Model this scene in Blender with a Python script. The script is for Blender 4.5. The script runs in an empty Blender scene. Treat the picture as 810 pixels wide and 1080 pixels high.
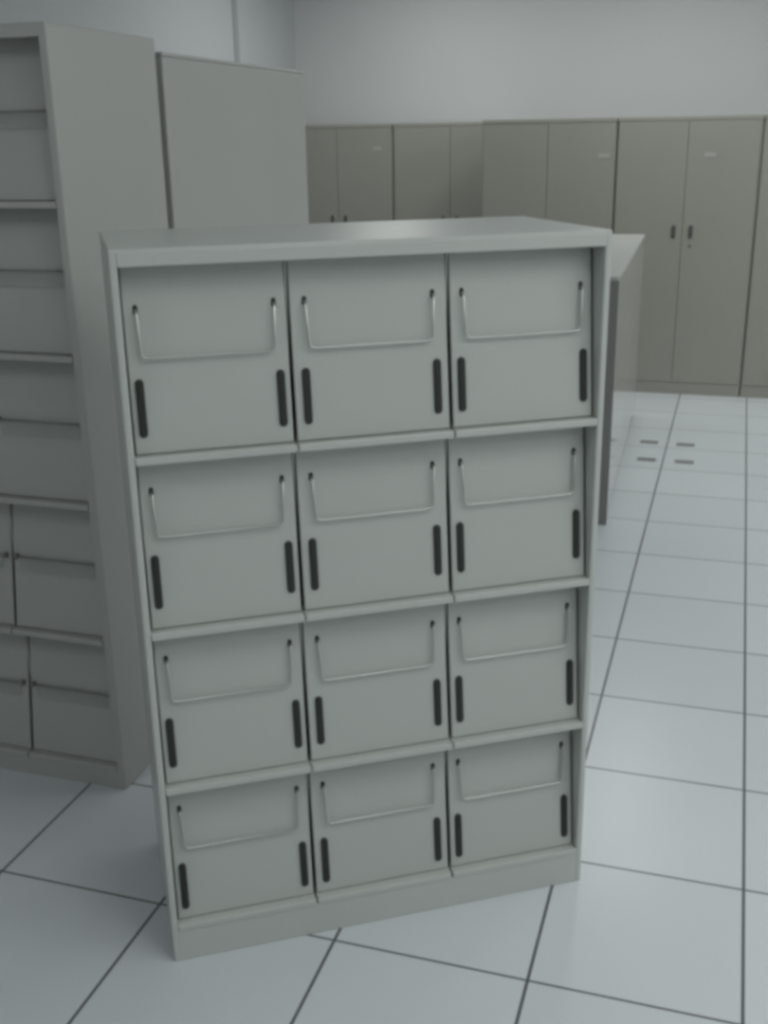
import bpy, bmesh, math
from mathutils import Matrix, Vector

S = 0.425                      # one floor tile in metres; plan measurements below are in tiles
SC = bpy.context.scene
COL = SC.collection

# ------------------------------------------------------------------ materials
def new_mat(name):
    m = bpy.data.materials.new(name); m.use_nodes = True
    nt = m.node_tree
    return m, nt, nt.nodes['Principled BSDF']

def paint(name, col, rough=0.45, spec=0.5, metal=0.0, mottling=0.03, coat=0.0):
    m, nt, b = new_mat(name)
    N, L = nt.nodes, nt.links
    tc = N.new('ShaderNodeTexCoord')
    nz = N.new('ShaderNodeTexNoise'); nz.inputs['Scale'].default_value = 3.0; nz.inputs['Detail'].default_value = 3
    L.new(tc.outputs['Object'], nz.inputs['Vector'])
    mx = N.new('ShaderNodeMixRGB'); mx.blend_type = 'MIX'
    L.new(nz.outputs['Fac'], mx.inputs['Fac'])
    mx.inputs[1].default_value = (*[c*(1-mottling) for c in col], 1)
    mx.inputs[2].default_value = (*[min(1, c*(1+mottling)) for c in col], 1)
    L.new(mx.outputs['Color'], b.inputs['Base Color'])
    b.inputs['Roughness'].default_value = rough
    b.inputs['Specular IOR Level'].default_value = spec
    b.inputs['Metallic'].default_value = metal
    b.inputs['Coat Weight'].default_value = coat
    b.inputs['Coat Roughness'].default_value = 0.06
    return m

M = {}
M['steel'] = paint('light_grey_enamel', (0.50, 0.525, 0.50), 0.30)
M['steel_panel'] = paint('grey_door_enamel', (0.47, 0.495, 0.47), 0.45)
M['steel_tall'] = paint('mid_grey_enamel', (0.425, 0.435, 0.418), 0.45)
M['beige'] = paint('grey_beige_enamel', (0.325, 0.325, 0.285), 0.40)
M['glossy'] = paint('glossy_grey_enamel', (0.48, 0.49, 0.46), 0.16, 0.6, coat=0.6)
M['dark_end'] = paint('dark_grey_end', (0.19, 0.195, 0.19), 0.3)  # darker grey than the rest of the low cabinet
M['rubber'] = paint('black_rubber', (0.03, 0.034, 0.032), 0.6, 0.3)
M['hole'] = paint('dark_pivot_hole', (0.035, 0.04, 0.038), 0.7, 0.2)
M['chrome'] = paint('chrome_wire', (0.52, 0.54, 0.52), 0.34, 0.5, metal=1.0, mottling=0.0)
M['handle'] = paint('dull_dark_metal', (0.12, 0.12, 0.11), 0.4, metal=0.4)
M['rod'] = paint('grey_metal_rod', (0.2, 0.21, 0.2), 0.4)
M['label'] = paint('white_paper', (0.42, 0.43, 0.40), 0.7)
M['pad'] = paint('grey_plastic', (0.23, 0.24, 0.24), 0.5)
M['clear_bar'] = paint('clear_plastic_strip', (0.46, 0.50, 0.49), 0.25)
M['clear_bar'].node_tree.nodes['Principled BSDF'].inputs['Alpha'].default_value = 0.22
M['wall'] = paint('white_wall_paint', (0.70, 0.715, 0.72), 0.8, 0.2, mottling=0.01)
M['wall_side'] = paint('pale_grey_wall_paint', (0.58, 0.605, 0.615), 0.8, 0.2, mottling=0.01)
M['trim'] = paint('grey_joint_strip', (0.40, 0.42, 0.43), 0.7)

def floor_mat():
    m, nt, b = new_mat('white_floor_tiles')
    N, L = nt.nodes, nt.links
    tc = N.new('ShaderNodeTexCoord')
    sx = N.new('ShaderNodeSeparateXYZ'); L.new(tc.outputs['Object'], sx.inputs[0])
    def math_(op, a, bb=None):
        n = N.new('ShaderNodeMath'); n.operation = op
        for i, v in enumerate((a, bb)):
            if v is None: continue
            if isinstance(v, (int, float)): n.inputs[i].default_value = v
            else: L.new(v, n.inputs[i])
        return n.outputs[0]
    def joint(sock, half):
        t = math_('DIVIDE', sock, S)
        fr = math_('FRACT', math_('ADD', t, 0.5))
        d = math_('ABSOLUTE', math_('SUBTRACT', fr, 0.5))
        return math_('LESS_THAN', d, half)
    ja, jb = joint(sx.outputs['X'], 0.0085), joint(sx.outputs['Y'], 0.007)
    j = math_('MAXIMUM', ja, jb)
    # every tile its own slight shade
    fx = math_('FLOOR', math_('DIVIDE', sx.outputs['X'], S)); fy = math_('FLOOR', math_('DIVIDE', sx.outputs['Y'], S))
    cb = N.new('ShaderNodeCombineXYZ'); L.new(fx, cb.inputs[0]); L.new(fy, cb.inputs[1])
    wn = N.new('ShaderNodeTexWhiteNoise'); wn.noise_dimensions = '3D'; L.new(cb.outputs[0], wn.inputs['Vector'])
    nz = N.new('ShaderNodeTexNoise'); nz.inputs['Scale'].default_value = 2.2; nz.inputs['Detail'].default_value = 4
    L.new(tc.outputs['Object'], nz.inputs['Vector'])
    k = math_('ADD', math_('MULTIPLY', wn.outputs['Value'], 0.6), math_('MULTIPLY', nz.outputs['Fac'], 0.4))
    tile = N.new('ShaderNodeMixRGB'); L.new(k, tile.inputs['Fac'])
    tile.inputs[1].default_value = (0.595, 0.63, 0.655, 1); tile.inputs[2].default_value = (0.655, 0.69, 0.715, 1)
    mx = N.new('ShaderNodeMixRGB'); L.new(j, mx.inputs['Fac']); L.new(tile.outputs[0], mx.inputs[1])
    mx.inputs[2].default_value = (0.105, 0.11, 0.112, 1)
    L.new(mx.outputs[0], b.inputs['Base Color'])
    b.inputs['Roughness'].default_value = 0.30
    b.inputs['Specular IOR Level'].default_value = 0.4
    return m
M['floor'] = floor_mat()

# ------------------------------------------------------------------ mesh helpers
def box(bm, x0, x1, y0, y1, z0, z1, bev=0.0, seg=2):
    """a box in tiles, with softened edges"""
    t = bmesh.new()
    bmesh.ops.create_cube(t, size=1.0)
    for v in t.verts:
        v.co = Vector(((x0+x1)/2 + v.co.x*(x1-x0), (y0+y1)/2 + v.co.y*(y1-y0), (z0+z1)/2 + v.co.z*(z1-z0)))
    if bev:
        bmesh.ops.bevel(t, geom=t.edges[:], offset=bev, segments=seg, profile=0.5, affect='EDGES')
    merge(bm, t)

def merge(bm, t):
    me = bpy.data.meshes.new('tmp'); t.to_mesh(me); t.free(); bm.from_mesh(me); bpy.data.meshes.remove(me)

def tube(bm, pts, r, n=10):
    """a round wire through the points"""
    pts = [Vector(p) for p in pts]
    rings = []
    for i, p in enumerate(pts):
        a = (p - pts[i-1]).normalized() if i else (pts[1]-p).normalized()
        b = (pts[i+1]-p).normalized() if i < len(pts)-1 else a
        d = (a+b).normalized()
        ref = Vector((0, 1, 0)) if abs(d.y) < 0.9 else Vector((1, 0, 0))
        u = d.cross(ref).normalized(); w = d.cross(u)
        k = 1/max(0.4, math.cos(a.angle(b, 0)/2))
        rings.append([bm.verts.new(p + (u*math.cos(2*math.pi*q/n) + w*math.sin(2*math.pi*q/n))*r) for q in range(n)])
    for A, B in zip(rings, rings[1:]):
        for q in range(n):
            bm.faces.new((A[q], A[(q+1) % n], B[(q+1) % n], B[q]))
    bm.faces.new(rings[0][::-1]); bm.faces.new(rings[-1])

def slot(bm, cx, y0, y1, cz, w, h, n=8):
    """a stadium-shaped pad, long axis upright, between depths y0 (front) and y1"""
    r = w/2; hz = h/2 - r
    prof = [(cx+r*math.cos(a), cz+hz+r*math.sin(a)) for a in [math.pi*i/n for i in range(n+1)]]
    prof += [(cx+r*math.cos(a), cz-hz+r*math.sin(a)) for a in [math.pi+math.pi*i/n for i in range(n+1)]]
    e = min(r, y1-y0)*0.35
    loops = []
    for (y, k) in ((y1, 1.0), (y0+e, 1.0), (y0, 1-e/r)):
        loops.append([bm.verts.new((cx+(x-cx)*k, y, cz+(z-cz)*(1-e/h*2 if k < 1 else 1))) for x, z in prof])
    m = len(prof)
    for A, B in zip(loops, loops[1:]):
        for q in range(m):
            bm.faces.new((A[q], A[(q+1) % m], B[(q+1) % m], B[q]))
    bm.faces.new(loops[0]); bm.faces.new(loops[-1][::-1])

def build(name, bm, mat, parent=None, smooth=False):
    """links a bmesh (in tiles) as one mesh object (in metres)"""
    bmesh.ops.scale(bm, vec=(S, S, S), verts=bm.verts[:])
    bmesh.ops.recalc_face_normals(bm, faces=bm.faces[:])
    me = bpy.data.meshes.new(name); bm.to_mesh(me); bm.free()
    if smooth:
        for p in me.polygons: p.use_smooth = True
    me.materials.append(mat)
    o = bpy.data.objects.new(name, me); COL.objects.link(o)
    if parent: o.parent = parent
    return o

def bx(name, mat, parent, *dims, bev=0.006):
    bm = bmesh.new(); box(bm, *dims, bev=bev)
    return build(name, bm, mat, parent)

def thing(name, label, cat, loc, rz=0.0, group=None):
    o = bpy.data.objects.new(name, None); COL.objects.link(o)
    o.empty_display_size = 0.1
    o.location = Vector(loc)*S; o.rotation_euler = (0, 0, rz)
    o['label'] = label; o['category'] = cat
    if group: o['group'] = group
    return o

def struct(name, mat, *dims):
    o = bx(name, mat, None, *dims, bev=0)
    o['kind'] = 'structure'
    return o

# ------------------------------------------------------------------ room shell
XL, XR, YN, YF, ZC = -8.45, 6.5, -9.5, 16.15, 7.0
struct('floor', M['floor'], XL-.3, XR+.3, YN-.3, YF+.3, -0.25, 0)
struct('ceiling', M['wall'], XL-.3, XR+.3, YN-.3, YF+.3, ZC, ZC+.25)
struct('wall_back', M['wall'], XL-.3, XR+.3, YF, YF+.3, 0, ZC)
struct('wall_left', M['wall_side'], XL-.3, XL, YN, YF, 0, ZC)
struct('wall_right', M['wall'], XR, XR+.3, YN, YF, 0, ZC)
struct('wall_front', M['wall'], XL-.3, XR+.3, YN-.3, YN, 0, ZC)
struct('trim_1', M['trim'], XL, XL+.02, 13.47, 13.63, 0, ZC)      # joint strip on the side wall

# ------------------------------------------------------------------ magazine racks
def flap_door_front(parent, x, z, width, height, y_low, y_high, extra):
    """tilted flap with a wire bail hung from two slots and two rubber strips"""
    tilt = math.atan2(y_high-y_low, height)
    th = 0.022
    bm = bmesh.new(); box(bm, -width/2, width/2, 0, th, 0, height+extra, bev=0.007)
    box(bm, -width/2, width/2, th-.004, th+.03, height+extra-.02, height+extra, bev=0.004)      # folded top edge
    box(bm, -width/2, width/2, th-.004, th+.03, 0, .02, bev=0.004)                  # folded bottom edge
    d = build('flap_door', bm, M['steel_panel'], parent)
    d.location = Vector((x, y_low, z))*S; d.rotation_euler = (-tilt, 0, 0)
    top = height + .014
    for s in (-1, 1):
        bm = bmesh.new(); slot(bm, s*.303, -.013, .004, height-.558, .036, .250)
        build('rubber_strip', bm, M['rubber'], d)
        bm = bmesh.new(); slot(bm, s*.292, -.004, .004, top-.157, .021, .040)
        o = build('pivot_slot', bm, M['hole'], d); o['label'] = 'small dark slot holding one end of the wire'
    zt, zb, yo = top-.160, top-.362, -.022
    pts = [(-.292, .004, zt), (-.292, -.010, zt), (-.291, yo, zt-.016)]
    pts += [(-.284, yo, zb+.025), (-.280, yo, zb+.008), (-.264, yo, zb)]
    pts += [(-x_, y_, z_) for x_, y_, z_ in pts[::-1]]
    bm = bmesh.new(); tube(bm, pts, .0055)
    build('wire_bail', bm, M['chrome'], d, smooth=True)
    return d

def flap_door_bar(parent, x, z, width, height, y_low, y_high, extra):
    """tilted flap with a pale retaining strip on a thin rod between two knobs"""
    tilt = math.atan2(y_high-y_low, height)
    th = 0.022
    bm = bmesh.new(); box(bm, -width/2, width/2, 0, th, 0, height+extra, bev=0.007)
    box(bm, -width/2, width/2, th-.004, th+.03, height+extra-.02, height+extra, bev=0.004)
    box(bm, -width/2, width/2, th-.004, th+.03, 0, .02, bev=0.004)
    d = build('flap_door', bm, M['steel_tall'], parent)
    d.location = Vector((x, y_low, z))*S; d.rotation_euler = (-tilt, 0, 0)
    zr = .455
    e = width/2 - .03
    bm = bmesh.new(); tube(bm, [(-e, -.022, zr), (0, -.022, zr), (e, -.022, zr)], .0055)
    rod = build('retaining_rod', bm, M['rod'], d, smooth=True)
    bm = bmesh.new(); box(bm, -e+.02, e-.02, -.028, -.018, zr-.085, zr-.003, bev=.002)
    build('retaining_strip', bm, M['clear_bar'], d)
    for s in (-1, 1):
        bm = bmesh.new(); slot(bm, s*e, -.036, .002, zr, .024, .034)
        build('knob', bm, M['rod'], d)
    return d

def rack(root, W, D, H, u, rows, rail, door, mat, tilt_lo, tilt_hi, side, h_off):
    """open-fronted steel rack: u = side/divider positions, rows = shelf heights from the bottom up to the fascia"""
    zt = rows[-1]
    # carcass sides: folded channel stiles
    for x0, x1 in ((0, side), (W-side, W)):
        bx('side_panel', mat, root, x0, x1, 0, D, 0, H-.012, bev=.008)
    # top with fascia lip at the front
    bm = bmesh.new()
    box(bm, 0, W, 0, D, H-.022, H, bev=.007)
    box(bm, side-.002, W-side+.002, -.002, .03, zt, H-.012, bev=.005)
    build('top_panel', bm, mat, root)
    bx('back_panel', mat, root, side-.004, W-side+.004, D-.03, D-.008, 0.02, H-.02)
    # plinth
    bm = bmesh.new(); box(bm, side-.003, W-side+.003, 0.002, .028, 0, rows[0]-.03, bev=.004)
    build('plinth', bm, mat, root)
    edges = u
    for i in range(len(u)-1):
        x0, x1 = u[i], u[i+1]
        g0 = 0 if i == 0 else .004
        g1 = 0 if i == len(u)-2 else .004
        for k, z in enumerate(rows[:-1]):
            bm = bmesh.new()
            box(bm, x0+g0, x1-g1, .002, D-.03, z-.012, z, bev=.003)          # shelf board
            box(bm, x0+g0, x1-g1, -.004, .022, z-.034, z+.001, bev=.006)         # rolled front lip
            build('shelf', bm, mat, root)
    for x in u[1:-1]:
        bx('divider', mat, root, x-.005, x+.005, .13, D-.03, rows[0], zt, bev=.002)
    for k in range(len(rows)-1):
        for i in range(len(u)-1):
            wid = u[i+1]-u[i]-.018
            zb = rows[k]+.004
            hgt = rows[k+1]-rows[k]-.042
            door(root, (u[i]+u[i+1])/2, zb, wid, hgt, tilt_lo, tilt_hi, .065 if k == len(rows)-2 else .018)

front = thing('magazine_rack', 'waist-high light grey steel rack with twelve tilted flap doors, standing alone in front', 'magazine rack',
              (-2.7141, -0.3765, 0), 0.57823)
rack(front, 2.215, 1.035, 3.4885, [.032, .738, 1.469, 2.183], [.212, .991, 1.799, 2.619, 3.417], .2,
     flap_door_front, M['steel'], .042, .125, .032, 0)

tall = thing('magazine_rack', 'tall grey five-row flap-door rack cut off by the left photo edge', 'magazine rack',
             (-5.79, .92, 0))
rack(tall, 2.05, 1.13, 4.478, [.05, .70, 1.35, 2.0], [.156, 1.035, 1.902, 2.770, 3.60, 4.408], .15,
     flap_door_bar, M['steel_tall'], .045, .16, .05, 0)

# ------------------------------------------------------------------ tall plain cabinet behind the tall rack
pc = thing('storage_cabinet', 'tall plain grey steel cabinet showing one blank face, right behind the tall rack', 'cabinet', (-3.745, 2.135, 0))
bm = bmesh.new(); box(bm, -1.05, 0, 0, 2.355, .12, 4.385, bev=.010)
build('body', bm, M['steel_tall'], pc)
bx('top_panel', M['steel_tall'], pc, -1.054, .002, -.002, 2.357, 4.385, 4.41, bev=.006)
bx('plinth', M['steel_tall'], pc, -1.03, -.015, .015, 2.34, 0, .125, bev=.004)

# ------------------------------------------------------------------ low glossy cabinet behind the front rack
lc = thing('low_cabinet', 'low glossy grey cabinet seen edge-on behind the front rack', 'cabinet', (-1.40, 6.75, 0), .033)
L_ = 4.9
bx('body', M['glossy'], lc, -1.05, -.02, .02, L_, .10, 2.54, bev=.006)
bx('top_panel', M['steel_tall'], lc, -1.06, .0, .0, L_+.01, 2.54, 2.58, bev=.008)
bx('plinth', M['glossy'], lc, -1.03, -.022, .03, L_-.01, 0, .105, bev=.003)
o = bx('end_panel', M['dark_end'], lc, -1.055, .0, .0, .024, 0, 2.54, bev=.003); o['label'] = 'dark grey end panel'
for i in range(2):
    y0 = .03 + i*(L_-.03)/2
    d = bx('door', M['glossy'], lc, -.022, -.004, y0+.006, y0+(L_-.03)/2-.006, .11, 2.535, bev=.003)

# ------------------------------------------------------------------ beige double-door cabinets along the back
def cabinet(x0, y0, W, label, lab_off, lab_z=3.595, group='grey-beige double-door cabinets along the back wall'):
    D, H = 1.05, 4.135
    r = thing('steel_cabinet', label, 'cabinet', (x0+.006, y0, 0), 0, group)
    W = W-.016
    bx('body', M['beige'], r, 0, W, .03, D, .17, H-.03, bev=.006)
    bx('top_panel', M['beige'], r, -.001, W+.001, .0, D+.002, H-.06, H, bev=.006)
    bx('plinth', M['beige'], r, .004, W-.004, .012, D-.01, 0, .185, bev=.004)
    for s in (0, 1):
        a = .018 if s == 0 else W/2+.0035
        b = W/2-.0035 if s == 0 else W-.018
        d = bx('door', M['beige'], r, a, b, .004, .036, .19, H-.064, bev=.005)
        hx = W/2 + (-.125 if s == 0 else .125)
        bm = bmesh.new()
        slot(bm, hx, -.006, .008, 2.49, .062, .20)
        slot(bm, hx, -.030, .006, 2.49, .024, .15)
        h = build('handle', bm, M['handle'], d); h['label'] = 'dark metal recessed pull'
        if s == 1:
            bm = bmesh.new(); slot(bm, hx, -.010, .008, 2.28, .035, .045)
            build('lock', bm, M['handle'], d)
            if lab_off is None: continue
            lx = W/2 + lab_off
            bx('label_sticker', M['label'], d, lx-.08, lx+.08, -.002, .006, lab_z-.03, lab_z+.03, bev=.001)
    return r

cabinet(-8.30, 15.0, 2.07, 'grey-beige double-door cabinet next to the left wall corner, in the set-back pair', .75, 3.73)
cabinet(-6.226, 15.0, 2.07, 'grey-beige double-door cabinet set back and half shaded, beside the forward row', None)
cabinet(-4.25, 13.25, 2.07, 'grey-beige double-door cabinet at the inner end of the forward row', .85)
cabinet(-2.18, 13.25, 2.07, 'grey-beige double-door cabinet with both dark pulls in view, second in the forward row', .325)
cabinet(-.11, 13.25, 2.07, 'grey-beige double-door cabinet at the right photo edge, only a sliver in view', None)

# ------------------------------------------------------------------ small grey pads on the floor
PADS = [(-1.235, 10.22, 'far pad nearest the low glossy cabinet'), (-.765, 10.20, 'far pad away from the low glossy cabinet'),
        (-1.20, 9.37, 'near pad closest to the low glossy cabinet'), (-.74, 9.37, 'near pad away from the low glossy cabinet')]
for x, y, w in PADS:
    bm = bmesh.new(); box(bm, -.115, .115, -.066, .066, 0, .010, bev=.004)
    o = build('floor_pad', bm, M['pad'])
    o.location = Vector((x, y, 0))*S
    o['label'] = 'small grey pad on floor, ' + w
    o['category'] = 'floor pad'; o['group'] = 'four grey pads on the floor'

# ------------------------------------------------------------------ ceiling lamps and added fill lamps (above the frame)
def lamp(x, y, power, lx=0.35, ly=1.3):
    l = bpy.data.lights.new('ceiling_or_fill_lamp', 'AREA'); l.shape = 'RECTANGLE'; l.size = lx; l.size_y = ly
    l.energy = power; l.color = (0.98, 1.0, 0.978)
    o = bpy.data.objects.new('ceiling_or_fill_lamp', l); COL.objects.link(o)
    o.location = Vector((x, y, ZC-.03))*S
    return o
for x, y, p in [(4.6, -4.0, 22), (4.6, 0.0, 24), (4.4, 5.0, 23), (3.6, 10.0, 24), (-1.5, 12.0, 18), (-5.5, 12.5, 15), (-5.2, -5.0, 12), (1.0, -2.5, 9)]:  # lamps off the right-hand row are fill, added to brighten back wall and racks
    lamp(x, y, p)

w = bpy.data.worlds.new('world'); SC.world = w; w.use_nodes = True
w.node_tree.nodes['Background'].inputs[0].default_value = (0.8, 0.85, 0.85, 1)
w.node_tree.nodes['Background'].inputs[1].default_value = 0.1

# ------------------------------------------------------------------ camera
cam = bpy.data.cameras.new('camera'); co = bpy.data.objects.new('camera', cam); COL.objects.link(co)
R = [(0.95384302, 0.29990941, -0.01542232), (-0.08290675, 0.31234382, 0.94634444), (-0.28863467, 0.90138542, -0.32279149)]
c = Vector((-0.31652683, -4.30379593, 3.89156565))*S
m = Matrix.Identity(4)
for i in range(3):
    m[i][0] = R[0][i]; m[i][1] = R[1][i]; m[i][2] = -R[2][i]; m[i][3] = c[i]
co.matrix_world = m
cam.sensor_fit = 'VERTICAL'; cam.sensor_height = 24.0; cam.lens = 1154.757/1080*24.0
cam.clip_start = 0.05
SC.camera = co

vs = SC.view_settings
vs.view_transform = 'Standard'; vs.look = 'None'; vs.gamma = 1.0; vs.use_curve_mapping = False
vs.exposure = -0.08
try:
    SC.cycles.filter_width = 3.8
except Exception:
    pass
